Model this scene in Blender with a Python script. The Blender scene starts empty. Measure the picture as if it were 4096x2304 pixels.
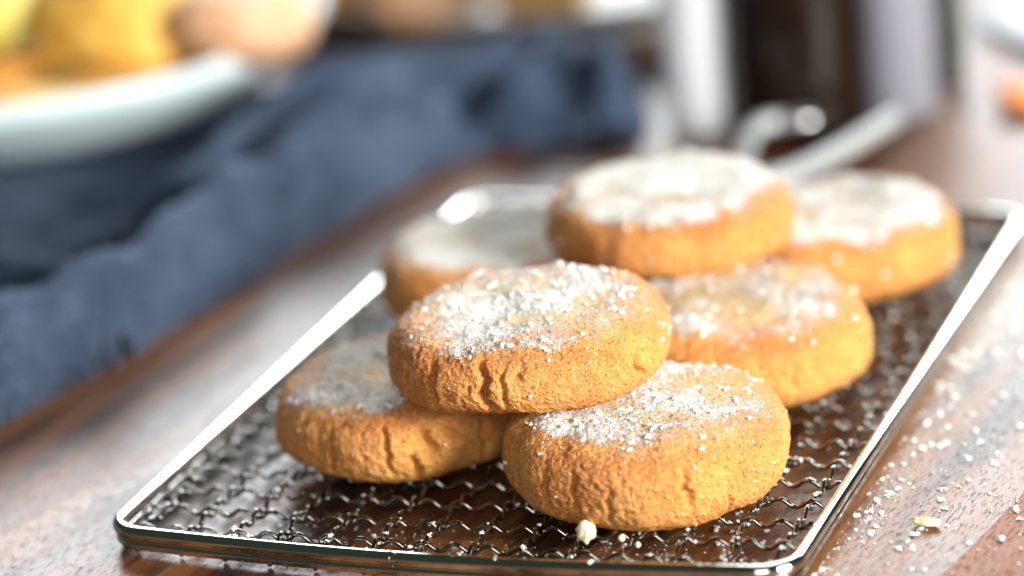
import bpy, math, random
import numpy as np
from mathutils import Vector, Matrix

S = 0.01                      # every length below is written in centimetres
rng = np.random.default_rng(7)
random.seed(7)
sc = bpy.context.scene
col = sc.collection

# ------------------------------------------------------------------ camera
cd = bpy.data.cameras.new("camera")
cam = bpy.data.objects.new("camera", cd)
col.objects.link(cam)
sc.camera = cam
CAM = np.array([29.474, -52.709, 25.286])
R3 = ((0.9360722607941534, -0.03212055268129252, 0.3503383973634217),
      (0.3397973758204384, 0.34052640691861397, -0.8766866655633827),
      (-0.0911398154335763, 0.9396861371152322, 0.32967180309542216))
M = Matrix(R3).to_4x4()
M.translation = Vector(CAM * S)
cam.matrix_world = M
cd.sensor_width = 36
cd.lens = 14073.05 * 36 / 4096
cd.clip_start = 0.02
cd.clip_end = 50
cd.dof.use_dof = True
cd.dof.focus_distance = 0.632
cd.dof.aperture_fstop = 5.5

# ------------------------------------------------------------------ light
sc.view_settings.view_transform = 'Standard'
sc.view_settings.look = 'None'
sc.view_settings.exposure = 0.25
sc.cycles.use_denoising = True
sc.cycles.max_bounces = 8
sc.cycles.sample_clamp_indirect = 6

w = bpy.data.worlds.new("World")
sc.world = w
w.use_nodes = True
bg = w.node_tree.nodes['Background']
bg.inputs[0].default_value = (0.50, 0.66, 0.52, 1)
bg.inputs[1].default_value = 0.05

def area(name, loc, target, sx, sy, power, color):
    d = bpy.data.lights.new(name, 'AREA')
    d.shape = 'RECTANGLE'; d.size = sx; d.size_y = sy
    d.energy = power; d.color = color
    o = bpy.data.objects.new(name, d)
    o.location = loc
    o.rotation_euler = (Vector(target) - Vector(loc)).to_track_quat('-Z', 'Y').to_euler()
    col.objects.link(o)
    return o
area('back_window_light', (-0.30, 1.80, 0.88), (0.03, 0.1, 0), 1.8, 0.72, 48, (0.94, 0.975, 1.0))
area('side_window_light', (1.0, -0.26, 0.37), (0.07, 0.06, 0.01), 0.46, 0.34, 25, (1.0, 0.97, 0.92))
area('front_fill_light', (0.5, -1.2, 0.6), (0.06, 0.06, 0), 0.7, 0.5, 6.5, (1.0, 0.97, 0.93))

# ------------------------------------------------------------------ helpers
def tag(o, label=None, cat=None, group=None, kind=None):
    if label: o['label'] = label
    if cat: o['category'] = cat
    if group: o['group'] = group
    if kind: o['kind'] = kind
    return o

def empty(name, loc=(0, 0, 0), rz=0.0):
    o = bpy.data.objects.new(name, None)
    o.empty_display_size = 0.01
    o.location = Vector(loc) * S
    o.rotation_euler = (0, 0, rz)
    col.objects.link(o)
    return o

def mesh_obj(name, V, F, mat, parent=None, smooth=True, attrs=None, loc=None):
    """V in cm (n,3); F a list of faces, or an int array (m,k)."""
    me = bpy.data.meshes.new(name)
    V = np.asarray(V, dtype=np.float64) * S
    if isinstance(F, np.ndarray):
        k = F.shape[1]
        me.vertices.add(len(V)); me.vertices.foreach_set('co', V.astype(np.float32).ravel())
        me.loops.add(F.size); me.loops.foreach_set('vertex_index', F.astype(np.int32).ravel())
        me.polygons.add(len(F))
        me.polygons.foreach_set('loop_start', np.arange(0, F.size, k, dtype=np.int32))
        me.update(calc_edges=True)
    else:
        me.from_pydata([tuple(v) for v in V], [], F)
        me.update()
    if smooth:
        me.polygons.foreach_set('use_smooth', np.ones(len(me.polygons), dtype=bool))
    if attrs:
        for k_, a in attrs.items():
            at = me.attributes.new(k_, 'FLOAT', 'POINT')
            at.data.foreach_set('value', np.asarray(a, dtype=np.float32))
    me.validate()
    if mat: me.materials.append(mat)
    o = bpy.data.objects.new(name, me)
    col.objects.link(o)
    if parent: o.parent = parent
    if loc is not None: o.location = Vector(loc) * S
    return o

# vectorised gradient noise
_p = np.random.default_rng(11).permutation(256)
_p = np.concatenate([_p, _p, _p])
_g = np.random.default_rng(12).normal(size=(256, 3)); _g /= np.linalg.norm(_g, axis=1)[:, None]
def noise(P):
    P = np.asarray(P, dtype=np.float64)
    I = np.floor(P).astype(int); f = P - I; I &= 255
    u = f * f * f * (f * (f * 6 - 15) + 10)
    out = 0
    for dx in (0, 1):
        wx = u[:, 0] if dx else 1 - u[:, 0]
        for dy in (0, 1):
            wy = u[:, 1] if dy else 1 - u[:, 1]
            for dz in (0, 1):
                wz = u[:, 2] if dz else 1 - u[:, 2]
                h = _p[_p[_p[(I[:, 0] + dx) & 255] + ((I[:, 1] + dy) & 255)] + ((I[:, 2] + dz) & 255)]
                d = f - np.array([dx, dy, dz])
                out = out + wx * wy * wz * np.einsum('ij,ij->i', _g[h], d)
    return out * 1.6
def sstep(a, b, x):
    t = np.clip((x - a) / (b - a), 0, 1)
    return t * t * (3 - 2 * t)

def grid_faces(nu, nv, wrap_u=True):
    """quads for a grid indexed v*nu+u."""
    us = np.arange(nu if wrap_u else nu - 1)
    vs = np.arange(nv - 1)
    U, Vv = np.meshgrid(us, vs)
    U = U.ravel(); Vv = Vv.ravel(); U2 = (U + 1) % nu
    return np.stack([Vv * nu + U, Vv * nu + U2, (Vv + 1) * nu + U2, (Vv + 1) * nu + U], axis=1)

def tube(path, r, n=8, closed=False, caps=True):
    """swept tube along (k,3) path, radius r (scalar or array). Returns V, F list."""
    path = np.asarray(path, float); k = len(path)
    if closed:
        T = np.roll(path, -1, 0) - np.roll(path, 1, 0)
    else:
        T = np.gradient(path, axis=0)
    T /= np.linalg.norm(T, axis=1)[:, None]
    up = np.array([0, 0, 1.0])
    if abs(T[0] @ up) > .95: up = np.array([0, 1.0, 0])
    N = np.zeros_like(T)
    n0 = up - (up @ T[0]) * T[0]; n0 /= np.linalg.norm(n0); N[0] = n0
    for i in range(1, k):
        v = N[i - 1] - (N[i - 1] @ T[i]) * T[i]
        N[i] = v / np.linalg.norm(v)
    B = np.cross(T, N)
    a = np.linspace(0, 2 * math.pi, n, endpoint=False)
    rr = np.broadcast_to(np.asarray(r, float), (k,))
    V = path[:, None, :] + rr[:, None, None] * (np.cos(a)[None, :, None] * N[:, None, :] + np.sin(a)[None, :, None] * B[:, None, :])
    V = V.reshape(-1, 3)
    F = [list(map(int, q)) for q in grid_faces(n, k)]
    if closed:
        for j in range(n):
            F.append([(k - 1) * n + j, (k - 1) * n + (j + 1) % n, (j + 1) % n, j])
    elif caps:
        F.append(list(range(n))[::-1]); F.append([(k - 1) * n + j for j in range(n)])
    return V, F

def lathe(profile, n=64, rad=None):
    pr = np.asarray(profile, float)
    a = np.linspace(0, 2 * math.pi, n, endpoint=False)
    V = np.zeros((len(pr), n, 3))
    V[:, :, 0] = pr[:, 0, None] * np.cos(a); V[:, :, 1] = pr[:, 0, None] * np.sin(a); V[:, :, 2] = pr[:, 1, None]
    return V.reshape(-1, 3), grid_faces(n, len(pr))

def catmull(pts, n=12, closed=False):
    P = np.asarray(pts, float)
    if closed: Q = np.vstack([P[-1], P, P[0], P[1]])
    else: Q = np.vstack([2 * P[0] - P[1], P, 2 * P[-1] - P[-2]])
    out = []
    for i in range(1, len(Q) - 2):
        t = np.linspace(0, 1, n, endpoint=False)[:, None]
        a, b, c, d = Q[i - 1], Q[i], Q[i + 1], Q[i + 2]
        out.append(.5 * (2 * b + (c - a) * t + (2 * a - 5 * b + 4 * c - d) * t ** 2 + (3 * b - a - 3 * c + d) * t ** 3))
    out = np.vstack(out)
    if not closed: out = np.vstack([out, P[-1]])
    return out

# ------------------------------------------------------------------ node helpers
class NT:
    def __init__(s, name):
        s.m = bpy.data.materials.new(name); s.m.use_nodes = True
        s.t = s.m.node_tree; s.b = s.t.nodes['Principled BSDF']
    def n(s, typ, **kw):
        nd = s.t.nodes.new(typ)
        for k, v in kw.items():
            if k.startswith('_'): setattr(nd, k[1:], v)
            else: nd.inputs[k.replace('__', ' ')].default_value = v
        return nd
    def l(s, a, b): s.t.links.new(a, b)
    def noise(s, vec, scale, detail=4, rough=.55, dist=0):
        nd = s.n('ShaderNodeTexNoise', Scale=scale, Detail=detail, Roughness=rough, Distortion=dist)
        if vec is not None: s.l(vec, nd.inputs['Vector'])
        return nd.outputs['Fac']
    def ramp(s, fac, stops, interp='LINEAR'):
        nd = s.n('ShaderNodeValToRGB'); cr = nd.color_ramp; cr.interpolation = interp
        while len(cr.elements) < len(stops): cr.elements.new(.5)
        for e, (p, c) in zip(cr.elements, stops):
            e.position = p; e.color = (*c, 1) if not isinstance(c, (int, float)) else (c, c, c, 1)
        s.l(fac, nd.inputs[0]); return nd.outputs[0]
    def mix(s, fac, a, b, blend='MIX'):
        nd = s.n('ShaderNodeMix', _data_type='RGBA', _blend_type=blend)
        for sock, v in ((nd.inputs[0], fac), (nd.inputs[6], a), (nd.inputs[7], b)):
            if hasattr(v, 'links'): s.l(v, sock)
            elif isinstance(v, (int, float)): sock.default_value = v
            else: sock.default_value = (*v, 1)
        return nd.outputs[2]
    def math(s, op, a, b=0.0, c=0.0, clamp=False):
        nd = s.n('ShaderNodeMath', _operation=op, _use_clamp=clamp)
        for i, v in enumerate((a, b, c)):
            if hasattr(v, 'links'): s.l(v, nd.inputs[i])
            else: nd.inputs[i].default_value = v
        return nd.outputs[0]
    def obj(s): return s.n('ShaderNodeTexCoord').outputs['Object']
    def mapping(s, vec, scale=(1, 1, 1), rot=(0, 0, 0), loc=(0, 0, 0)):
        nd = s.n('ShaderNodeMapping'); s.l(vec, nd.inputs[0])
        nd.inputs['Scale'].default_value = scale; nd.inputs['Rotation'].default_value = rot; nd.inputs['Location'].default_value = loc
        return nd.outputs[0]
    def bump(s, h, strength=.5, dist=.001, prev=None):
        nd = s.n('ShaderNodeBump', Strength=strength, Distance=dist); s.l(h, nd.inputs['Height'])
        if prev is not None: s.l(prev, nd.inputs['Normal'])
        return nd.outputs[0]
    def set(s, **kw):
        for k, v in kw.items():
            sock = s.b.inputs[k.replace('__', ' ')]
            if hasattr(v, 'links'): s.l(v, sock)
            elif isinstance(v, (int, float)) or len(v) != 3 or sock.type == 'VECTOR': sock.default_value = v
            else: sock.default_value = (*v, 1)
        return s.m

# ---- materials
def mat_cookie():
    t = NT('cookie_dough'); o = t.obj()
    big = t.noise(o, 90, 3); mid = t.noise(o, 420, 4, .6); fine = t.noise(o, 1500, 4, .65)
    base = t.ramp(t.math('ADD', t.math('MULTIPLY', big, .62), t.math('MULTIPLY', mid, .38)),
                  [(.32, (.57, .205, .036)), (.44, (.72, .295, .062)), (.55, (.79, .38, .090)), (.68, (.84, .475, .145))])
    ab = t.n('ShaderNodeAttribute', _attribute_name='browning')
    base = t.mix(ab.outputs['Fac'], base, (.68, .21, .052))
    ap = t.n('ShaderNodeAttribute', _attribute_name='paleness')
    base = t.mix(ap.outputs['Fac'], base, (.80, .60, .26))
    ac = t.n('ShaderNodeAttribute', _attribute_name='coverage')
    gran = t.math('ADD', t.math('MULTIPLY', t.noise(o, 900, 5, .75), .55), t.math('MULTIPLY', t.noise(o, 2000, 3, .7), .45))
    f = t.math('MULTIPLY', t.math('SUBTRACT', t.math('ADD', t.math('MULTIPLY', ac.outputs['Fac'], .42), gran), .765), 10.0, clamp=True)
    f = t.math('MULTIPLY', f, .95)
    vor = t.n('ShaderNodeTexVoronoi', Scale=1300.0); t.l(o, vor.inputs['Vector'])
    pn = t.noise(o, 1900, 2, .5)
    pinh = t.ramp(pn, [(.62, 0.0), (.70, 1.0)])
    spk = t.ramp(t.noise(o, 1500, 3, .7), [(.48, 0.0), (.66, 1.0)])
    base = t.mix(t.math('MULTIPLY', spk, .45), base, (.90, .56, .21))
    base2 = t.math('MULTIPLY', pinh, .55)
    c = t.mix(f, t.mix(base2, base, (.30, .09, .02)), (.88, .88, .84))
    h = t.math('ADD', t.math('MULTIPLY', fine, 1.0), t.math('MULTIPLY', vor.outputs['Distance'], .25))
    h = t.math('SUBTRACT', h, t.math('MULTIPLY', pinh, .8))
    h = t.math('ADD', h, t.math('MULTIPLY', f, .5))
    nb = t.bump(h, 1.0, .0009)
    rough = t.math('ADD', t.math('MULTIPLY', f, .3), t.math('ADD', .34, t.math('MULTIPLY', fine, .3)))
    t.set(Base__Color=c, Roughness=rough, Normal=nb)
    t.set(Subsurface__Weight=.10, Subsurface__Scale=.003)
    t.b.inputs['Subsurface Radius'].default_value = (1.0, .45, .15)
    t.b.inputs['Specular IOR Level'].default_value = .45
    return t.m
def mat_sugar():
    t = NT('icing_sugar'); o = t.obj()
    nb = t.bump(t.noise(o, 2500, 3), .6, .0004)
    t.set(Base__Color=(.88, .88, .87), Roughness=.75, Normal=nb, Subsurface__Weight=.15, Subsurface__Scale=.001)
    return t.m
def mat_crumb():
    t = NT('pale_crumb'); o = t.obj()
    c = t.ramp(t.noise(o, 900, 3), [(.3, (.74, .62, .28)), (.6, (.86, .80, .56))])
    t.set(Base__Color=c, Roughness=.7, Normal=t.bump(t.noise(o, 2500, 3), .7, .0004), Subsurface__Weight=.2, Subsurface__Scale=.001)
    return t.m
def mat_metal(name, colr=(.86, .87, .84), rough=.09, dust=True):
    t = NT(name); o = t.obj()
    n = t.noise(o, 300, 4)
    r = t.math('ADD', rough, t.math('MULTIPLY', n, .08))
    t.set(Base__Color=colr, Metallic=1.0, Roughness=r)
    return t.m
def mat_wood(name, tint=0.0, gloss=.42):
    t = NT(name)
    o = t.obj()
    g = t.mapping(o, (1, 1, 1), (0, 0, math.radians(7)))
    st = t.mapping(g, (1.0, .10, 1.0))
    warp = t.noise(t.mapping(g, (1, .25, 1)), 14, 3)
    wv = t.n('ShaderNodeTexNoise', Scale=30.0, Detail=9.0, Roughness=.68, Distortion=2.2); t.l(st, wv.inputs['Vector'])
    wf = t.n('ShaderNodeTexNoise', Scale=190.0, Detail=5.0, Roughness=.6); t.l(st, wf.inputs['Vector'])
    k = t.math('ADD', t.math('MULTIPLY', wv.outputs['Fac'], .7), t.math('MULTIPLY', wf.outputs['Fac'], .3))
    k = t.math('ADD', k, t.math('MULTIPLY', t.math('SUBTRACT', warp, .5), .35))
    if tint:
        c = t.ramp(k, [(.28, (.08, .022, .005)), (.45, (.21, .066, .014)), (.6, (.30, .105, .024)), (.75, (.38, .15, .042))])
    else:
        c = t.ramp(k, [(.35, (.007, .003, .002)), (.44, (.034, .014, .006)), (.50, (.135, .048, .014)), (.56, (.20, .085, .028)), (.66, (.30, .165, .080))])
    # open pores: short dark dashes along the grain
    pm = t.mapping(g, (2100, 300, 1), (0, 0, 0))
    pn = t.n('ShaderNodeTexNoise', Scale=1.0, Detail=2.0, Roughness=.5); t.l(pm, pn.inputs['Vector'])
    pore = t.ramp(pn.outputs['Fac'], [(.58, 0.0), (.66, 1.0)])
    dens = t.ramp(t.noise(st, 60, 3), [(.35, 0.15), (.6, 1.0)])
    pore = t.math('MULTIPLY', pore, dens)
    c = t.mix(t.math('MULTIPLY', pore, .8), c, (.025, .012, .008))
    # thin film of icing sugar fallen on the wood to the right of the rack
    sep = t.n('ShaderNodeSeparateXYZ'); t.l(o, sep.inputs[0])
    dx = t.math('DIVIDE', t.math('SUBTRACT', sep.outputs[0], .142), .040)
    dy = t.math('DIVIDE', t.math('SUBTRACT', sep.outputs[1], .150), .085)
    d2 = t.math('ADD', t.math('MULTIPLY', dx, dx), t.math('MULTIPLY', dy, dy))
    m = t.math('POWER', 2.718, t.math('MULTIPLY', d2, -1.0))
    sp = t.math('ADD', t.math('MULTIPLY', t.noise(o, 420, 5, .7), .55), t.math('MULTIPLY', t.noise(o, 1800, 3, .7), .45))
    dust = t.math('MULTIPLY', t.math('SUBTRACT', t.math('ADD', sp, t.math('MULTIPLY', m, .31)), .72), 6.0, clamp=True)
    c = t.mix(t.math('MULTIPLY', dust, .85), c, (.84, .84, .83))
    h = t.math('ADD', t.math('MULTIPLY', k, .5), t.math('MULTIPLY', pore, -.9))
    nb = t.bump(h, .6, .0008)
    r = t.math('ADD', t.math('ADD', .27, t.math('MULTIPLY', wf.outputs['Fac'], .30)), t.math('MULTIPLY', dust, .4), clamp=True)
    t.set(Base__Color=c, Roughness=r, Normal=nb)
    t.b.inputs['Specular IOR Level'].default_value = gloss
    t.b.inputs['Coat Weight'].default_value = .10 if gloss > .3 else 0
    t.b.inputs['Coat Roughness'].default_value = .22
    return t.m
def mat_cloth():
    t = NT('blue_denim'); o = t.obj()
    at = t.n('ShaderNodeUVMap').outputs[0]
    wv1 = t.n('ShaderNodeTexWave', Scale=1.0, Distortion=1.0); wv1.bands_direction = 'DIAGONAL'
    t.l(t.mapping(at, (900, 900, 1)), wv1.inputs['Vector'])
    big = t.noise(o, 60, 3); fine = t.noise(o, 1400, 4, .7)
    k = t.math('ADD', t.math('MULTIPLY', big, .25), t.math('MULTIPLY', fine, .75))
    c = t.ramp(k, [(.34, (.007, .014, .030)), (.5, (.028, .046, .084)), (.64, (.135, .18, .27))])
    t.set(Base__Color=c, Roughness=.9, Normal=t.bump(t.math('ADD', fine, t.math('MULTIPLY', wv1.outputs['Fac'], .5)), .6, .0006))
    t.b.inputs['Sheen Weight'].default_value = .25
    t.b.inputs['Sheen Roughness'].default_value = .35
    t.b.inputs['Sheen Tint'].default_value = (.5, .68, 1, 1)
    t.b.inputs['Specular IOR Level'].default_value = .2
    return t.m
def mat_plain(name, c, rough=.4, var=.12, scale=120, **kw):
    t = NT(name); o = t.obj()
    n = t.noise(o, scale, 3)
    cc = t.ramp(n, [(.3, tuple(x * (1 - var) for x in c)), (.7, tuple(min(1, x * (1 + var)) for x in c))])
    t.set(Base__Color=cc, Roughness=rough, **kw)
    return t.m
def mat_pastry(name, lo, hi, top=None):
    t = NT(name); o = t.obj()
    c = t.ramp(t.noise(o, 70, 4, .6), [(.35, lo), (.62, hi)])
    if top:
        sep = t.n('ShaderNodeSeparateXYZ'); t.l(o, sep.inputs[0])
        f = t.ramp(t.math('ADD', t.math('MULTIPLY', sep.outputs[2], 60), t.math('MULTIPLY', t.noise(o, 160, 3), .8)), [(.9, 0.0), (1.0, .85)])
        c = t.mix(f, c, top)
    t.set(Base__Color=c, Roughness=.55, Normal=t.bump(t.noise(o, 500, 4), .5, .001), Subsurface__Weight=.2, Subsurface__Scale=.004)
    return t.m

M_COOKIE = mat_cookie(); M_SUGAR = mat_sugar(); M_CRUMB = mat_crumb()
M_CHROME = mat_metal('polished_chrome', (.80, .81, .76), .05)
M_WIRE = mat_metal('crimped_steel', (.36, .36, .33), .05)
M_STEEL = mat_metal('satin_steel', (.80, .82, .86), .16)
M_WOOD = mat_wood('walnut_wood'); M_WOOD2 = mat_wood('reddish_walnut', 1.0, .12)
M_TONGS = mat_plain('brushed_steel', (.72, .77, .79), .35, .03, Metallic=.55)
M_CLOTH = mat_cloth()
M_PORC = mat_plain('pale_glaze', (.60, .72, .75), .25, .05)
M_WHITE = mat_plain('white_glaze', (.74, .77, .80), .25, .03)

# ------------------------------------------------------------------ table
table = empty('wooden_board', (0, 0, 0)); tag(table, kind='structure')
table['label'] = 'dark walnut board with open grain under the cooling rack'
def plank(pts, z0, z1, mat, th=1.8):
    """prism with a plan outline; top heights per corner."""
    n = len(pts)
    V = [(x, y, z) for (x, y), z in zip(pts, z1)] + [(x, y, z0) for x, y in pts]
    F = [list(range(n)), list(range(n, 2 * n))[::-1]] + [[i, i + n, (i + 1) % n + n, (i + 1) % n] for i in range(n)]
    o = mesh_obj('plank', V, F, mat, table, smooth=False)
    return o
def ex(y): return 15.32 + .172 * (y - 1)       # the right-hand edge of the board
plank([(-9.6 + .15 * -30, -30), (ex(-30), -30), (ex(120), 120), (-9.6 + .15 * 120, 120)], -1.8, [0] * 4, M_WOOD)
plank([(-90, -30), (-9.604 + .15 * -30, -30), (-9.604 + .15 * 120, 120), (-90, 120)], -1.8, [0] * 4, M_WOOD)
plank([(ex(-30) + .004, -30), (90, -30), (90, 120), (ex(120) + .004, 120)], -1.8, [-.006, -1.2, -1.2, -.006], M_WOOD2)

# ------------------------------------------------------------------ cooling rack
RW, RL = 13.0, 18.96
rack = empty('cooling_rack', (RW / 2, RL / 2, 0))
tag(rack, 'small rectangular chrome wire cooling rack with crimped mesh holding the cookies', 'cooling rack')
ro = np.array([RW / 2, RL / 2, 0])
def rr_path(cr, zc, inset=0.0, bow=.42):
    pts = []
    corners = [(0, 0, 180), (RW, 0, 270), (RW, RL, 0), (0, RL, 90)]
    for cx, cy, a0 in corners:
        ccx = cx + (cr if cx == 0 else -cr); ccy = cy + (cr if cy == 0 else -cr)
        for a in np.linspace(a0, a0 + 90, 12):
            pts.append((ccx + (cr - inset) * math.cos(math.radians(a)), ccy + (cr - inset) * math.sin(math.radians(a)), zc))
        nx = corners[(corners.index((cx, cy, a0)) + 1) % 4]
        p0 = np.array(pts[-1]);
        ncx = nx[0] + (cr if nx[0] == 0 else -cr); ncy = nx[1] + (cr if nx[1] == 0 else -cr)
        p1 = np.array((ncx + (cr - inset) * math.cos(math.radians(nx[2])), ncy + (cr - inset) * math.sin(math.radians(nx[2])), zc))
        for t in np.linspace(0, 1, 26)[1:-1]:
            pts.append(tuple(p0 + (p1 - p0) * t))
    P = np.array(pts)
    # the near rod bulges slightly outwards
    m = P[:, 1] < RL / 2
    s = np.clip(P[:, 0] / RW, 0, 1)
    P[:, 1] -= np.where(P[:, 1] < cr, bow * np.sin(np.pi * s) ** 1.0 * (1 - P[:, 1] / cr), 0)
    P[:, 2] -= 0
    return P
for nm, cr, z, ins, r in (('upper_frame_rod', .60, .435, 0, .135), ('lower_frame_rod', .60, .20, .02, .108)):
    P = rr_path(cr, z, ins) - ro
    V, F = tube(P, r, 20, closed=True)
    mesh_obj(nm, V, F, M_CHROME, rack)
# weld seam collar on the near rod
yb = -.42 * math.sin(math.pi * 5.75 / RW)
V, F = tube([(5.68, yb, .435), (5.70, yb, .435), (5.75, yb, .435), (5.80, yb, .435), (5.82, yb, .435)] - ro, [.130, .139, .1405, .139, .130], 20)
mesh_obj('weld_seam', V, F, M_CHROME, rack)

D = .92; LAM = D * 2 / 3; AMP = .070; ZM = .318
xs0, ys0 = .55, .42
nx_ = 14; ny_ = 20
def crimp(ph):
    c = math.cos(ph)
    return math.copysign(abs(c) ** .8, c)
def wire(axis, k, amp_sign):
    pts = []
    if axis == 'x': L0, L1, fix = .06, RW - .06, ys0 + k * D
    else: L0, L1, fix = -.0, RL - .06, xs0 + k * D
    if axis == 'y': L0 = .06 - .42 * math.sin(math.pi * fix / RW)
    o0 = xs0 if axis == 'x' else ys0
    n = int((L1 - L0) / (LAM / 12))
    wob = rng.normal(0, .012)
    ph0 = rng.uniform(0, 6)
    for i in range(n + 1):
        s = L0 + (L1 - L0) * i / n
        edge = min(1, (s - L0) / .25, (L1 - s) / .25)
        z = ZM + amp_sign * (1 if k % 2 == 0 else -1) * AMP * crimp(math.pi * 3 * (s - o0) / D) * max(0, edge)
        lat = wob + .012 * math.sin(s * .8 + ph0)
        pts.append((s, fix + lat, z) if axis == 'x' else (fix + lat, s, z))
    # ends hook down round the lower rod
    def hook(end, sgn):
        hs = []
        for a in np.linspace(20, 165, 7):
            rr = .150
            hs.append((end - sgn * rr * math.cos(math.radians(90 - a)) + sgn * .0, .20 + rr * math.sin(math.radians(90 - a))))
        return hs
    e0 = pts[0]; e1 = pts[-1]
    h0 = []; h1 = []
    for (s, z) in hook(L0 - .06 + .02, -1): h0.append((s, e0[1], z) if axis == 'x' else (e0[0], s, z))
    for (s, z) in hook(L1 + .06 - .02, 1): h1.append((s, e1[1], z) if axis == 'x' else (e1[0], s, z))
    P = np.array(h0[::-1] + pts[2:-2] + h1) - ro
    V, F = tube(P, .046, 7)
    return mesh_obj('wire', V, F, M_WIRE, rack)
for k in range(ny_):
    wire('x', k, 1)
for k in range(nx_):
    wire('y', k, -1)

# ------------------------------------------------------------------ icing sugar clumps
def ico(sub):
    import bmesh
    bm = bmesh.new(); bmesh.ops.create_icosphere(bm, subdivisions=sub, radius=1)
    V = np.array([v.co[:] for v in bm.verts]); F = np.array([[v.index for v in f.verts] for f in bm.faces]); bm.free()
    return V, F
ICO1, ICO2, ICO3 = ico(1), ico(2), ico(3)
def clump_mesh(pts, sizes, lump=.5, flat=.75, normals=None, seed=0):
    """many little irregular lumps in one mesh; big ones get more faces."""
    r = np.random.default_rng(seed)
    Vs, Fs = [], []; off = 0
    for p, s in zip(pts, sizes):
        nsub = 3 if s > .045 else 1
        parts = int(r.integers(2, 6)) if s > .03 else 1
        for q in range(parts):
            b = ICO2 if s > .03 else ICO1
            V = b[0] * (1 + r.normal(0, .22, (len(b[0]), 1)))
            ss = s * (1 if q == 0 else r.uniform(.35, .75))
            V = V * ss * np.array([r.uniform(.7, 1.3), r.uniform(.7, 1.3), flat * r.uniform(.7, 1.2)])
            a = r.uniform(0, 6.28); c, sn = math.cos(a), math.sin(a)
            V = V @ np.array([[c, -sn, 0], [sn, c, 0], [0, 0, 1]])
            o = np.array(p, float)
            if q: o = o + r.normal(0, s * .8, 3) * np.array([1, 1, .45])
            Vs.append(V + o); Fs.append(b[1] + off); off += len(V)
    return np.vstack(Vs), np.vstack(Fs)

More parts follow.
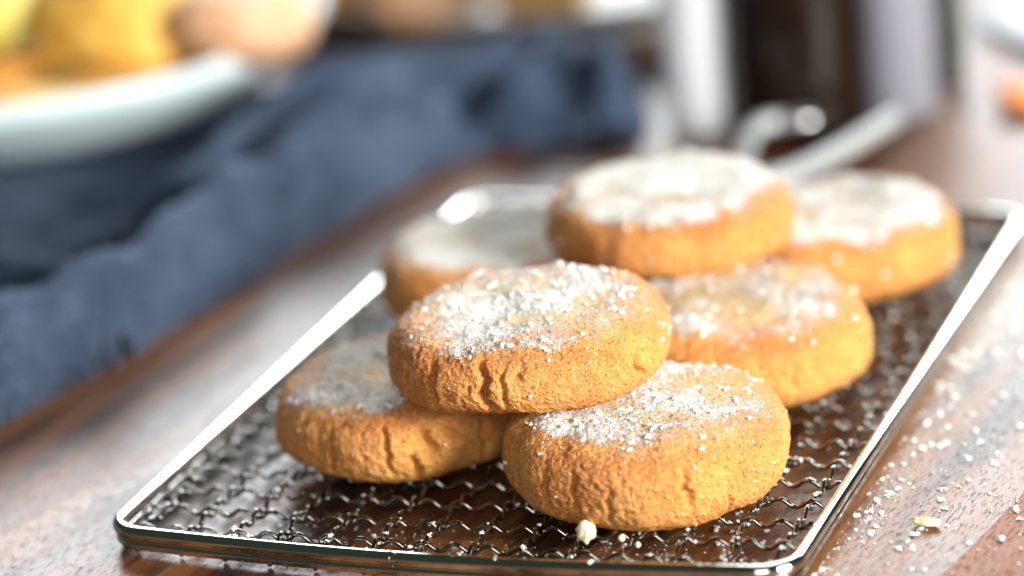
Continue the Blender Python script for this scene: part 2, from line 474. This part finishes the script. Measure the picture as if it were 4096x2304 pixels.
# ------------------------------------------------------------------ cookies
def make_cookie(label, loc, R, T, rotz=0, tilt=(0, 0), res=(420, 230), seed=1, cracks=(), sugar=1.0, clumps=900,
                sugar_shift=(0, 0), brown=.25, dome=.05, oval=1.0):
    nu, nv = res
    e = np.linspace(math.pi / 2, -math.pi / 2, 4000)
    n1 = .43
    pr = R * np.abs(np.cos(e)) ** n1
    zt = T / 2 * np.sign(np.sin(e)) * np.abs(np.sin(e)) ** .55
    # belly sits low, top shoulder is rounder
    pr = pr * (1 - .035 * sstep(-.2, 1, zt / (T / 2)))
    L = np.concatenate([[0], np.cumsum(np.hypot(np.diff(pr), np.diff(zt)))])
    dens = np.interp(L, L, L)
    s = np.linspace(0.0008, .9992, nv) * L[-1]
    pr_, zt_ = np.interp(s, L, pr), np.interp(s, L, zt)
    th = np.linspace(0, 2 * math.pi, nu, endpoint=False)
    r0 = np.random.default_rng(seed)
    offs = r0.uniform(-50, 50, 3)
    TH, RR = np.meshgrid(th, pr_); _, ZZ = np.meshgrid(th, zt_)
    dr = np.gradient(pr_); dz = np.gradient(zt_)
    nn = np.hypot(dr, dz) + 1e-9
    nr, nz = -dz / nn, dr / nn
    NR = np.repeat(nr[:, None], nu, 1); NZ = np.repeat(nz[:, None], nu, 1)
    C, Sn = np.cos(TH), np.sin(TH)
    outl = 1 + .030 * noise(np.stack([C.ravel() * 1.1 + offs[0], Sn.ravel() * 1.1 + offs[1], np.full(C.size, offs[2])], 1)).reshape(C.shape) \
             + .014 * noise(np.stack([C.ravel() * 3.4 + offs[1], Sn.ravel() * 3.4 + offs[2], ZZ.ravel() * .8 + offs[0]], 1)).reshape(C.shape)
    X = RR * C * outl; Y = RR * Sn * outl * oval; Z = ZZ.copy()
    rho = RR / R
    Z += np.where(ZZ > 0, dome * (1 - rho ** 2) - .07 * np.exp(-(rho / .6) ** 4), 0)
    P = np.stack([X.ravel(), Y.ravel(), Z.ravel()], 1)
    N = np.stack([(NR * C).ravel(), (NR * Sn).ravel(), NZ.ravel()], 1)
    side = np.clip(1 - np.abs(N[:, 2]), 0, 1)
    q = P + offs
    d = .10 * noise(q * .75) + .035 * noise(q * 1.9 + 5) + .016 * noise(q * 4.1 + 9) + .014 * noise(q * 8.5 + 3) + .010 * noise(q * 14 + 1)
    d += .014 * (np.abs(noise(q * 6.0 + 31)) - .3)
    # crumb pits
    pit = noise(q * 6.2 + 17)
    d -= (.055 * sstep(.42, .75, pit)) * (0.35 + .65 * side)
    pit2 = noise(q * 13 + 71)
    d -= .022 * sstep(.40, .7, pit2)
    # craggy vertical furrows on the flank
    thf = TH.ravel()
    fv = noise(np.stack([np.cos(thf) * 6 + offs[0], np.sin(thf) * 6 + offs[1], P[:, 2] * .7 + offs[2]], 1) + .25 * noise(q * 2.3)[:, None])
    fur = np.exp(-(fv / .07) ** 2)
    gate = sstep(-.05, .35, noise(q * .8 + 44))
    d -= .008 * fur * side * gate
    # named cracks: (azimuth deg, half width cm, depth cm, z lo, z hi, lean)
    zr = P[:, 2] / (T / 2)
    edge_soft = np.zeros(len(P))
    for (az, hw, dp, z0, z1, lean) in cracks:
        a = math.radians(az - math.degrees(rotz))
        dth = (thf - a + math.pi) % (2 * math.pi) - math.pi
        wob = .13 * noise(np.stack([zr * 2.6 + az, zr * 0 + 3.1, zr * 0], 1)) + .035 * noise(np.stack([zr * 9 + az, zr * 0 + 8.1, zr * 0], 1)) + lean * zr
        arc = dth * R + wob
        wv = 1.05 * hw * (1 + .5 * noise(np.stack([zr * 4 + az, zr * 0 + 1, zr * 0], 1)))
        prof = np.exp(-np.abs(arc / wv) ** 2.6)
        lip = np.exp(-((np.abs(arc) - wv * 1.9) / (wv * .9)) ** 2)
        zz = sstep(z0 - .15, z0 + .15, zr) * (1 - sstep(z1 - .2, z1 + .2, zr))
        d += -1.5 * dp * prof * zz * sstep(.05, .5, side) + .08 * dp * lip * zz * side
    P = P + N * d[:, None]
    # flat underside
    P[:, 2] = np.maximum(P[:, 2], -T / 2 + .02 + .015 * noise(q * 5))
    # sugar coverage attribute
    wx, wy = sugar_shift
    rr = np.hypot(P[:, 0] - wx, P[:, 1] - wy) / R
    edge = 1 - sstep(.74, 1.02, rr + .12 * noise(q * 1.5 + 8) + .05 * noise(q * 5 + 2))
    cov = sstep(.35, .85, N[:, 2]) * edge * (.70 + .34 * noise(q * .8 + 20) + .16 * noise(q * 2.6 + 40)) * sugar
    cov = np.clip(cov + .04 * sugar * sstep(.1, .6, N[:, 2]), 0, 1.15)
    br = np.clip(brown + .55 * noise(q * .8 + 60) + .35 * sstep(.2, .6, N[:, 2]) * (1 - sstep(.8, .95, N[:, 2])) - .5 * (1 - sstep(.45, .75, rr)), 0, .85)
    pale = np.clip(.75 * (1 - sstep(.40, .80, rr + .2 * noise(q * 1.1 + 33))) * sstep(.3, .8, N[:, 2]), 0, 1)
    F = grid_faces(nu, nv)
    root = empty('cookie', loc, rotz)
    root.rotation_euler = (math.radians(tilt[0]), math.radians(tilt[1]), rotz)
    tag(root, label, 'cookie', 'sugar dusted cookies on the cooling rack')
    P[:, 2] += T / 2
    # close the poles
    V = np.vstack([P, P[:nu].mean(0), P[-nu:].mean(0)])
    tri_t = np.stack([np.arange(nu), np.full(nu, len(P)), (np.arange(nu) + 1) % nu], 1)
    body = mesh_obj('dough', P, F, M_COOKIE, root, attrs={'coverage': cov, 'browning': br, 'paleness': pale})
    # sugar lumps
    if clumps:
        nrm_up = sstep(.25, .8, N[:, 2])
        # area weighting ~ radius
        wgt = RR.ravel() * nrm_up * (cov ** 1.2 + .07) * (P[:, 2] > T * .62)
        wgt *= .35 + 1.3 * sstep(-.1, .5, noise(q * 2.2 + 90))
        wgt /= wgt.sum()
        idx = r0.choice(len(P), clumps, p=wgt)
        sz = np.clip(r0.pareto(1.9, clumps) * .006 + .006, .006, .052)
        pp = P[idx] + N[idx] * (sz * .25)[:, None] + r0.normal(0, .01, (clumps, 3)) * np.array([1, 1, 0])
        # a few strays down the flank
        cz = (P[:, 2] > T * .35) & (N[:, 2] > -.1) & (N[:, 2] < .7)
        w2 = RR.ravel() * cz * (.05 + sstep(.0, .5, noise(q * 1.3 + 15))); w2 /= w2.sum()
        m = int(clumps * .06)
        i2 = r0.choice(len(P), m, p=w2)
        s2 = np.clip(r0.pareto(2.0, m) * .008 + .006, .006, .055)
        pp = np.vstack([pp, P[i2] + N[i2] * (s2 * .3)[:, None]]); sz = np.concatenate([sz, s2])
        V2, F2 = clump_mesh(pp, sz, seed=seed)
        so = mesh_obj('icing_sugar', V2, F2, M_SUGAR, root)
        so['kind'] = 'stuff'
    return root

VAZ = math.degrees(math.atan2(-.929, .371))     # azimuth that faces the camera (-68 deg)
def az(dx): return VAZ + dx                     # dx degrees to the right as seen
TB = .395
make_cookie('golden cookie topmost of the front stack, lying across the two front cookies', (6.88, 4.55, 2.00), 2.62, 1.50, 0, (1.0, -1.0), (520, 300), 3,
            cracks=[(az(-45), .075, .16, -.75, .55, .04), (az(-21), .075, .22, -.8, .75, .05), (az(-13), .04, .07, -.5, .5, -.05), (az(49), .06, .13, -.9, .1, .05),
                    (az(-6), .10, .06, .25, .7, .0), (az(33), .11, .09, .25, .75, .2), (az(-62), .06, .08, -.6, .4, 0)], clumps=2600, brown=.42)
make_cookie('large golden cookie lying nearest the front rim, partly under the topmost front cookie', (9.33, 3.52, TB), 2.63, 1.70, 0, (.8, 1.2), (520, 300), 5,
            cracks=[(az(-48), .06, .12, -.6, .3, .05), (az(-34), .05, .10, -.4, .4, .02), (az(12), .07, .09, -.2, .5, .1), (az(30), .05, .07, -.9, -.2, .1), (az(-18), .04, .06, -.8, .1, 0)],
            clumps=2000, brown=.22, sugar_shift=(-.1, .2))
make_cookie('golden cookie with a broken flank at the left, under the topmost front cookie', (4.12, 4.92, TB), 2.57, 1.62, 0, (.6, -1.2), (480, 280), 8,
            cracks=[(az(2), .08, .16, -.9, -.1, -.02), (az(9), .12, .16, -.2, .5, .25), (az(-9), .05, .10, -.5, .6, .03), (az(-35), .05, .10, -.7, .5, 0), (az(-52), .07, .10, -.6, .6, .04),
                    (az(22), .10, .12, .1, .5, .4), (az(33), .06, .08, -.6, .3, .1)], clumps=1500, brown=.12, sugar=1.1)
make_cookie('smooth pale golden cookie behind the front stack on the right', (9.42, 9.10, TB), 2.59, 1.72, 0, (1.0, 1.0), (340, 200), 12,
            cracks=[(az(-30), .05, .08, -.6, .4, 0), (az(20), .04, .05, -.5, .3, 0)], clumps=900, brown=.08)
make_cookie('thickly sugared cookie topmost of the back stack', (7.3, 11.9, 1.99), 2.54, 1.44, 0, (.5, 1.0), (300, 180), 15,
            clumps=900, sugar=1.35, brown=.30)
make_cookie('sugared cookie at the back left, under the topmost back cookie', (3.2, 12.4, TB), 2.57, 1.66, 0, (0, 0), (260, 150), 18, clumps=700, sugar=1.25, brown=.1)
make_cookie('sugared cookie farthest back by the right rim of the rack', (9.98, 14.85, TB), 2.52, 1.66, 0, (0, 0), (260, 150), 21, clumps=700, sugar=1.35, brown=.2)

# ------------------------------------------------------------------ crumbs
def crumb(label, loc, size, mat, seed, stretch=(1, 1, 1)):
    r = np.random.default_rng(seed)
    V, F = ICO3
    Q = V * (1 + .35 * noise(V * 1.6 + seed)[:, None] + .16 * noise(V * 4.5 + seed)[:, None] + .08 * noise(V * 9 + seed)[:, None]) * size * np.array(stretch)
    Q[:, 2] -= Q[:, 2].min()
    o = mesh_obj('crumb', Q, F, mat, None, loc=loc)
    tag(o, label, 'crumb', 'loose cookie crumbs')
crumb('large pale crumb on the wire mesh below the front cookie', (9.02, .86, .36), .165, M_CRUMB, 3, (1, 1, 1.15))
crumb('small pale crumb on the mesh just right of the large crumb', (9.62, 1.02, .35), .062, M_CRUMB, 5)
crumb('tiny pale crumb near the right end of the front rod, on the mesh', (9.98, .83, .35), .05, M_CRUMB, 6)
crumb('flat yellowish crumb lying on the bare wood right of the rack', (14.6, 3.2, .0), .15, M_CRUMB, 9, (1.9, .7, .55))

# ------------------------------------------------------------------ scattered sugar
def scatter_table(n, fx, name, seed, smax=.05, z=0.0):
    r = np.random.default_rng(seed)
    pts = fx(r, n)
    q = np.column_stack([pts, np.zeros(len(pts))])
    keep = r.random(len(pts)) < (.25 + 1.1 * sstep(-.15, .45, noise(q * 1.5 + 3)))
    pts = pts[keep]
    sz = np.clip(r.pareto(1.9, len(pts)) * .006 + .005, .005, smax)
    P = np.column_stack([pts, z + sz * .35])
    V, F = clump_mesh(P, sz, seed=seed)
    return V, F
def f_right(r, n):
    a = np.column_stack([r.normal(14.4, 1.5, n // 2), r.normal(11.5, 4.2, n // 2)])
    b = np.column_stack([r.uniform(12.8, 19, n // 3), r.uniform(1.5, 13, n // 3)])
    c = np.column_stack([13.15 + r.exponential(.5, n // 6), r.uniform(.5, 12, n // 6)])
    q = np.vstack([a, b, c]); return q[q[:, 0] > 13.15]
def f_under(r, n):
    a = np.column_stack([r.uniform(2.5, 12.8, n // 2), .2 + np.abs(r.normal(0, 1.1, n // 2))])
    b = np.column_stack([r.uniform(9.5, 12.8, n // 2), r.uniform(.3, 17, n // 2)])
    return np.vstack([a, b])
def f_left(r, n):
    return np.column_stack([r.uniform(-3, -.3, n), r.uniform(6, 18, n)])
Vs, Fs, off = [], [], 0
for n, fx, sd, sm in ((8000, f_right, 31, .060), (3200, f_under, 32, .06), (40, f_left, 33, .045)):
    V, F = scatter_table(n, fx, '', sd, sm)
    Vs.append(V); Fs.append(F + off); off += len(V)
o = mesh_obj('scattered_icing_sugar', np.vstack(Vs), np.vstack(Fs), M_SUGAR)
tag(o, 'white icing sugar specks scattered on the dark wood', 'icing sugar', kind='stuff')
# sugar caught on the mesh wires and rods
r = np.random.default_rng(40)
pts = []
for _ in range(2600):
    if r.random() < .5: x = 8.5 + 4.3 * r.random() ** .7; y = r.uniform(.2, 18)
    else: x = r.uniform(.3, 12.8); y = r.uniform(.2, 18) if r.random() < .4 else abs(r.normal(0, 2)) + .1
    if r.random() < .5:
        k = round((y - ys0) / D); y = ys0 + k * D; ph = 3 * math.pi * (x - xs0) / D; sg = 1 if k % 2 == 0 else -1
    else:
        k = round((x - xs0) / D); x = xs0 + k * D; ph = 3 * math.pi * (y - ys0) / D; sg = -1 if k % 2 == 0 else 1
    pts.append((x + r.normal(0, .015), y + r.normal(0, .015), ZM + sg * AMP * crimp(ph) + .035))
for _ in range(170):
    if r.random() < .75: pts.append((13.0 + r.normal(0, .05), r.uniform(1, 18), .435 + .125))
    else:
        xx = r.uniform(5, 12); pts.append((xx, -.42 * math.sin(math.pi * xx / RW) + r.normal(.02, .04), .435 + .125))
sz = np.clip(r.pareto(2.3, len(pts)) * .008 + .007, .007, .04)
V, F = clump_mesh(np.array(pts), sz, seed=41)
o = mesh_obj('icing_sugar_on_mesh', V, F, M_SUGAR)
tag(o, 'white icing sugar specks caught on the wires of the rack', 'icing sugar', kind='stuff')

# ------------------------------------------------------------------ denim cloth
def polyd(X, Y, pts):
    """distance to polyline and parameter."""
    best = np.full(X.shape, 1e9); par = np.zeros(X.shape)
    pts = np.array(pts, float); n = len(pts) - 1
    for i in range(n):
        a, b = pts[i], pts[i + 1]; ab = b - a; L2 = ab @ ab
        t = np.clip(((X - a[0]) * ab[0] + (Y - a[1]) * ab[1]) / L2, 0, 1)
        dd = np.hypot(X - a[0] - t * ab[0], Y - a[1] - t * ab[1])
        m = dd < best; best = np.where(m, dd, best); par = np.where(m, (i + t) / n, par)
    return best, par
EDGE = [(-6.5, -2), (-5.3, 5.0), (-4.3, 8.8), (-3.6, 13.5), (-3.1, 17.4), (-2.3, 21.8), (-1.3, 23.6), (1.1, 24.6), (2.1, 24.9), (2.0, 26.6), (1.0, 28.2), (-1.6, 28.8), (-7.5, 28.6), (-26, 28.6), (-26, -2)]
def inside(X, Y, poly):
    c = np.zeros(X.shape, bool); n = len(poly)
    for i in range(n):
        x0, y0 = poly[i]; x1, y1 = poly[(i + 1) % n]
        cond = ((y0 > Y) != (y1 > Y)) & (X < (x1 - x0) * (Y - y0) / (y1 - y0 + 1e-12) + x0)
        c ^= cond
    return c
g = .11
gx = np.arange(-26, 4.6, g); gy = np.arange(-2, 36, g)
X, Y = np.meshgrid(gx, gy)
ed, _ = polyd(X, Y, EDGE[:13])
q = np.column_stack([X.ravel(), Y.ravel(), np.zeros(X.size)])
ed = ed + .18 * noise(q * .5 + 7).reshape(X.shape)
ins = inside(X, Y, EDGE) & (ed > .02)
def ridge(pts, h, wd, sharp=2.0, hv=None):
    dd, pa = polyd(X, Y, pts)
    hh = h if hv is None else np.interp(pa, np.linspace(0, 1, len(hv)), hv)
    return hh * np.exp(-(dd / wd) ** sharp)
H = .14 + .10 * noise(q * .45).reshape(X.shape) + .05 * noise(q * 1.3 + 4).reshape(X.shape)
MAIN = [(-9.5, -.5), (-7.6, 3.4), (-6.1, 6.8), (-5.0, 8.6), (-4.5, 10.5), (-4.5, 13), (-4.3, 15.0), (-4.4, 17.0), (-3.6, 19.6), (-3.0, 21.6), (-1.9, 22.8)]
rid = [ridge(MAIN, 1, .60, 1.2, [1.5, 1.6, 1.9, 2.1, 1.9, 1.9, 2.1, 2.0, 2.4, 2.1, 1.3]),
       ridge([(x_ + .95 + .25 * math.sin(y_ * 1.1), y_ + .3) for x_, y_ in MAIN[:9]], 1, .45, 1.6, [.9, 1.2, .8, 1.4, .5, 1.3, .7, 1.5, .7]),
       ridge([(-7.4, 15.6), (-6.2, 17.4), (-5.7, 19.4), (-5.2, 22.4), (-3.8, 24.6), (-1.5, 26.0), (1.0, 26.4), (1.6, 26.4)], 1, .85, 1.2, [.6, 1.4, 2.0, 2.4, 2.0, 1.9, 1.8, 1.4]),
       ridge([(-12, 11.5), (-8.9, 12.2), (-7.4, 11.9), (-6.3, 11.3)], 1.0, .5, 1.4),
       ridge([(-9.5, 4.5), (-8.4, 7.0), (-8.4, 9.2)], .7, .45, 1.4),
       ridge([(-6.0, .5), (-6.0, 3.0), (-5.5, 5.5)], .9, .35, 1.5),
       ridge([(-2.9, 19.5), (-2.3, 21.3), (-2.2, 22.3)], .8, .4, 2),
       ridge([(-8.5, 26.5), (-6, 27.4), (0, 27.6)], 1.2, .9, 2),
       ridge([(-14, 7), (-11, 8.3), (-9, 8.8)], .6, .5, 2),
       ridge([(-1.2, 23.6), (-.6, 25), (-.8, 27.5)], 1.9, .4, 1.4),
       ridge([(-3.3, 18.8), (-3.3, 15.8), (-3.9, 12.6), (-4.6, 9.4)], 1.3, .30, 1.4),
       ridge([(-2.2, 23.2), (-2.7, 20.6), (-3.1, 18.6)], 1.5, .32, 1.4),
       ridge([(-4.4, 8.6), (-5.2, 6.6), (-5.7, 3.8)], 1.4, .30, 1.4),
       ridge([(1.4, 25.2), (1.1, 26.4), (.4, 27.6)], 1.9, .4, 1.4)]
k = 6.0
BM = sstep(6.0, 8.2, np.hypot(X + 14.9, Y - 25.0))
rid = [a * BM for a in rid]
H = H + np.log(sum(np.exp(k * a) for a in rid) - (len(rid) - 1)) / k
def rg(P_, sd): return (1 - np.abs(noise(P_ + sd)) * 2.2).reshape(X.shape)
qa = np.column_stack([q[:, 0] * .62 - q[:, 1] * .12, q[:, 1] * .20 + q[:, 0] * .1, q[:, 2]])
H += BM * (.06 * np.clip(rg(qa, 3.3), 0, 1) ** 2 + .05 * np.clip(rg(qa * 2.1, 7.7), 0, 1) ** 2 + .34 * noise(q * .55 + 51).reshape(X.shape)) + .02 * noise(q * 2.4 + 12).reshape(X.shape)
H = H * sstep(-.15, .55, ed) + .05
gy_, gx_ = np.gradient(ed, g); gl = np.hypot(gx_, gy_) + 1e-6
near = ins & (ed < 1.3 * g)
X = np.where(near, X - (ed - .02) * gx_ / gl, X); Y = np.where(near, Y - (ed - .02) * gy_ / gl, Y); H = np.where(near, .05, H)
idx = -np.ones(X.shape, int); idx[ins] = np.arange(ins.sum())
V = np.column_stack([X[ins], Y[ins], H[ins]])
a, b, c, d = idx[:-1, :-1], idx[:-1, 1:], idx[1:, 1:], idx[1:, :-1]
ok = (a >= 0) & (b >= 0) & (c >= 0) & (d >= 0)
F = np.stack([a[ok], b[ok], c[ok], d[ok]], 1)
cl = mesh_obj('napkin', V, F, M_CLOTH)
uv = cl.data.uv_layers.new(name='UVMap')
li = np.zeros(len(cl.data.loops), np.int32); cl.data.loops.foreach_get('vertex_index', li)
uv.data.foreach_set('uv', (V[li][:, :2] * S).astype(np.float32).ravel())
sm = cl.modifiers.new('thickness', 'SOLIDIFY'); sm.thickness = .0009; sm.offset = 1
tag(cl, 'crumpled dark blue denim napkin lying in folds left of the rack', 'napkin')

# ------------------------------------------------------------------ bowl of pastries
bx, by = -14.9, 25.0
bowl = empty('pastry_bowl', (bx, by, .45))
tag(bowl, 'pale blue grey bowl with a broad rim, full of golden pastries, on the napkin', 'bowl')
prof = [(0.01, .35), (4.2, .35), (5.6, .7), (6.6, 1.3), (7.3, 1.9), (8.2, 2.5), (8.8, 2.72), (8.95, 2.55), (8.8, 2.1), (8.0, 1.4), (7.0, .7), (5.6, .2), (4.4, 0), (0.01, 0)]
P2 = catmull([(a_ * .93, 0, b_ * .93) for a_, b_ in prof], 5)[:, [0, 2]]; P2[:, 0] = np.maximum(P2[:, 0], .01)
V, F = lathe(P2, 96); mesh_obj('dish', V, F, M_PORC, bowl)

def bun(name, label, cat, loc, R, H, mat, seed, rot=0, tilt=0, group=None, sq=1.0):
    nu, nv = 72, 40
    v = np.linspace(.001, math.pi - .001, nv); u = np.linspace(0, 2 * math.pi, nu, endpoint=False)
    U, Vv = np.meshgrid(u, v)
    D3 = np.stack([np.sin(Vv) * np.cos(U), np.sin(Vv) * np.sin(U), np.cos(Vv)], -1).reshape(-1, 3)
    sh = np.sign(D3) * np.abs(D3) ** np.array([1, 1, .8])
    k_ = 1 + .10 * noise(D3 * 1.3 + seed) + .05 * noise(D3 * 4 + seed)
    Q = sh * k_[:, None] * np.array([R, R * sq, H / 2])
    o = mesh_obj(name, Q, grid_faces(nu, nv), mat, None, loc=loc)
    o.rotation_euler = (math.radians(tilt), 0, rot)
    tag(o, label, cat, group)
    return o
MP1 = mat_pastry('golden_crust', (.74, .36, .05), (.90, .58, .12))
MP2 = mat_pastry('yellow_peel', (.60, .50, .08), (.80, .72, .22))
MP3 = mat_pastry('peach_crust', (.62, .34, .18), (.70, .45, .28))
MP4 = mat_pastry('brown_crust', (.36, .15, .02), (.70, .34, .07))
bun('bread_roll', 'big golden roll in the middle of the bowl', 'bread roll', (-10.80, 24.10, 3.20), 2.6, 3.2, MP1, 3, group='rolls in the bowl')
bun('bread_roll', 'pinkish sugared roll heaped over the right side of the bowl', 'bread roll', (-7.60, 23.60, 3.30), 1.9, 2.2, MP3, 5, .3, -12, group='rolls in the bowl')
bun('bread_roll', 'brown roll low in the bowl, in front of the big golden roll', 'bread roll', (-10.40, 21.10, 2.20), 1.6, 1.7, MP4, 7, .2, group='rolls in the bowl', sq=.8)
bun('bread_roll', 'flat golden roll lying against the front rim of the bowl', 'bread roll', (-11.40, 19.50, 2.30), 1.9, 1.1, MP1, 9, .4, -8, group='rolls in the bowl', sq=.6)
bun('bread_roll', 'dark brown roll in the shade at the left of the bowl', 'bread roll', (-13.80, 21.70, 2.20), 1.5, 1.7, MP4, 11, group='rolls in the bowl')
bun('lemon', 'yellow green lemon at the left of the bowl', 'lemon', (-14.90, 24.10, 3.80), 1.7, 2.8, MP2, 13, .8, sq=1.3)
bun('bread_roll', 'small pink roll at the far left of the bowl', 'bread roll', (-13.80, 18.80, 2.20), 1.2, 1.3, MP3, 15, group='rolls in the bowl')
bun('bread_roll', 'tall golden roll at the back of the bowl', 'bread roll', (-10.60, 28.20, 3.40), 2.5, 3.6, MP1, 17, group='rolls in the bowl')

# plate at the back with more pastries
px_, py_ = -4.6, 40.0
plate = empty('back_plate', (px_, py_, 0))
tag(plate, 'white plate with pastries at the back behind the napkin', 'plate')
prof = [(0.01, .4), (6.5, .4), (7.6, .8), (9.2, 1.5), (9.4, 1.45), (9.3, 1.3), (7.7, .5), (6.6, 0), (0.01, 0)]
P2 = catmull([(a_, 0, b_) for a_, b_ in prof], 5)[:, [0, 2]]; P2[:, 0] = np.maximum(P2[:, 0], .01)
V, F = lathe(P2, 96); mesh_obj('dish', V, F, M_WHITE, plate)
bun('bread_roll', 'orange brown roll at the left end of the back plate', 'bread roll', (-8.9, 33.0, 2.2), 1.8, 2.8, MP4, 21, group='rolls on the back plate')
bun('bread_roll', 'peach coloured roll in the middle of the back plate', 'bread roll', (-6.1, 32.2, 2.0), 1.9, 2.4, MP3, 23, group='rolls on the back plate')
bun('bread_roll', 'golden roll on the right half of the back plate', 'bread roll', (-2.9, 32.4, 2.1), 1.5, 2.4, MP1, 25, group='rolls on the back plate')

# ------------------------------------------------------------------ bottles behind the rack
def frosted(name, c):
    m = bpy.data.materials.new(name); m.use_nodes = True
    t = m.node_tree; t.nodes.clear()
    out = t.nodes.new('ShaderNodeOutputMaterial'); mx = t.nodes.new('ShaderNodeMixShader'); mx.inputs[0].default_value = .62
    d = t.nodes.new('ShaderNodeBsdfPrincipled'); d.inputs['Base Color'].default_value = (*c, 1); d.inputs['Roughness'].default_value = .35
    tr = t.nodes.new('ShaderNodeBsdfTranslucent'); tr.inputs[0].default_value = (*c, 1)
    t.links.new(d.outputs[0], mx.inputs[1]); t.links.new(tr.outputs[0], mx.inputs[2]); t.links.new(mx.outputs[0], out.inputs[0])
    return m
tc = NT('dark_brown_glass'); tc.set(Base__Color=(.010, .006, .004), Roughness=.12); tc.b.inputs['Specular IOR Level'].default_value = .25
M_BLACK = mat_plain('dark_green_glass', (.028, .034, .022), .25)
M_FROST = frosted('frosted_white_glass', (.90, .92, .94)); M_FROST2 = frosted('frosted_lilac_glass', (.52, .53, .60))
bt = empty('dark_bottle', (5.75, 26.7, 0)); tag(bt, 'stout dark brown bottle standing behind the tongs', 'bottle')
V, F = lathe([(.01, .0), (1.55, .0), (1.75, .15), (1.78, .5), (1.78, 11), (1.5, 12), (.7, 13), (.62, 15), (.01, 15)], 80)
mesh_obj('body', V, F, tc.m, bt)
V, F = lathe([(.01, 15.02), (.72, 15.02), (.72, 16), (.01, 16)], 40); mesh_obj('cap', V, F, M_BLACK, bt)
V, F = lathe([(.01, .0), (.70, .0), (.78, .15), (.78, 2.0), (.86, 4), (1.2, 7), (1.7, 10), (1.6, 10), (1.1, 7), (.76, 4), (.68, 2), (.66, .3), (.01, .25)], 72)
o = mesh_obj('frosted_carafe', V, F, M_FROST, None, loc=(3.4, 26.05, 0))
tag(o, 'slim frosted white carafe flaring at the top, between the napkin and the dark bottle', 'carafe')
V, F = lathe([(.01, .0), (.88, .0), (.95, .15), (.95, 9), (.88, 9), (.86, .3), (.01, .25)], 72)
o = mesh_obj('frosted_tumbler', V, F, M_FROST2, None, loc=(7.95, 27.75, 0))
tag(o, 'lilac grey frosted tumbler right of the dark bottle', 'tumbler')
V, F = lathe([(.01, .0), (.28, .0), (.34, .1), (.34, 8), (.15, 9.5), (.15, 11), (.01, 11)], 48)
o = mesh_obj('green_bottle', V, F, M_BLACK, None, loc=(8.8, 29.8, 0))
tag(o, 'very slim dark green bottle right of the frosted tumbler', 'bottle')

# ------------------------------------------------------------------ tongs behind the cookies
tongs = empty('steel_tongs', (6.2, 23.5, 0))
tag(tongs, 'slim steel tongs with two spread arms lying behind the back cookies', 'tongs')
to = np.array([6.2, 23.5, 0])
def arm(pts, wd):
    P = catmull(pts, 8) - to
    V, F = tube(P, np.array(wd) if not np.isscalar(wd) else wd, 12)
    c = V.mean(0)
    return V, F
V, F = arm([(6.7, 19.9, .75), (7.3, 21.1, .65), (7.9, 23.1, .6), (8.45, 25.4, .6)], .25)
mesh_obj('arm', V, F, M_TONGS, tongs)
V, F = arm([(6.6, 19.8, .9), (6.1, 20.6, .85), (5.75, 22.2, .8), (5.55, 23.2, .85), (5.8, 23.9, .9), (6.3, 24.0, .9)], .22)
mesh_obj('arm', V, F, M_TONGS, tongs)
V, F = ico(4); V = V * np.array([.48, .34, .24])
mesh_obj('tip', V, F, mat_metal('satin_tip', (.92, .93, .96), .3), tongs, loc=np.array([6.5, 24.0, .95]) - to)

# ------------------------------------------------------------------ right background
V, F = lathe([(.01, .06), (3.2, .06), (4.2, .12), (5.4, .36), (5.5, .30), (5.4, .24), (4.2, .03), (3.2, 0), (.01, 0)], 80)
o = mesh_obj('saucer', V, F, mat_plain('grey_glaze', (.50, .54, .57), .55, .03), None, loc=(13.6, 37.0, 0))
tag(o, 'pale grey saucer at the far right edge behind the bottles', 'saucer')
bun('dried_apricot', 'small orange dried apricot on the wood at the right edge', 'apricot', (10.9, 28.2, .35), .60, .7, mat_plain('orange_fruit', (.80, .26, .08), .5), 31)
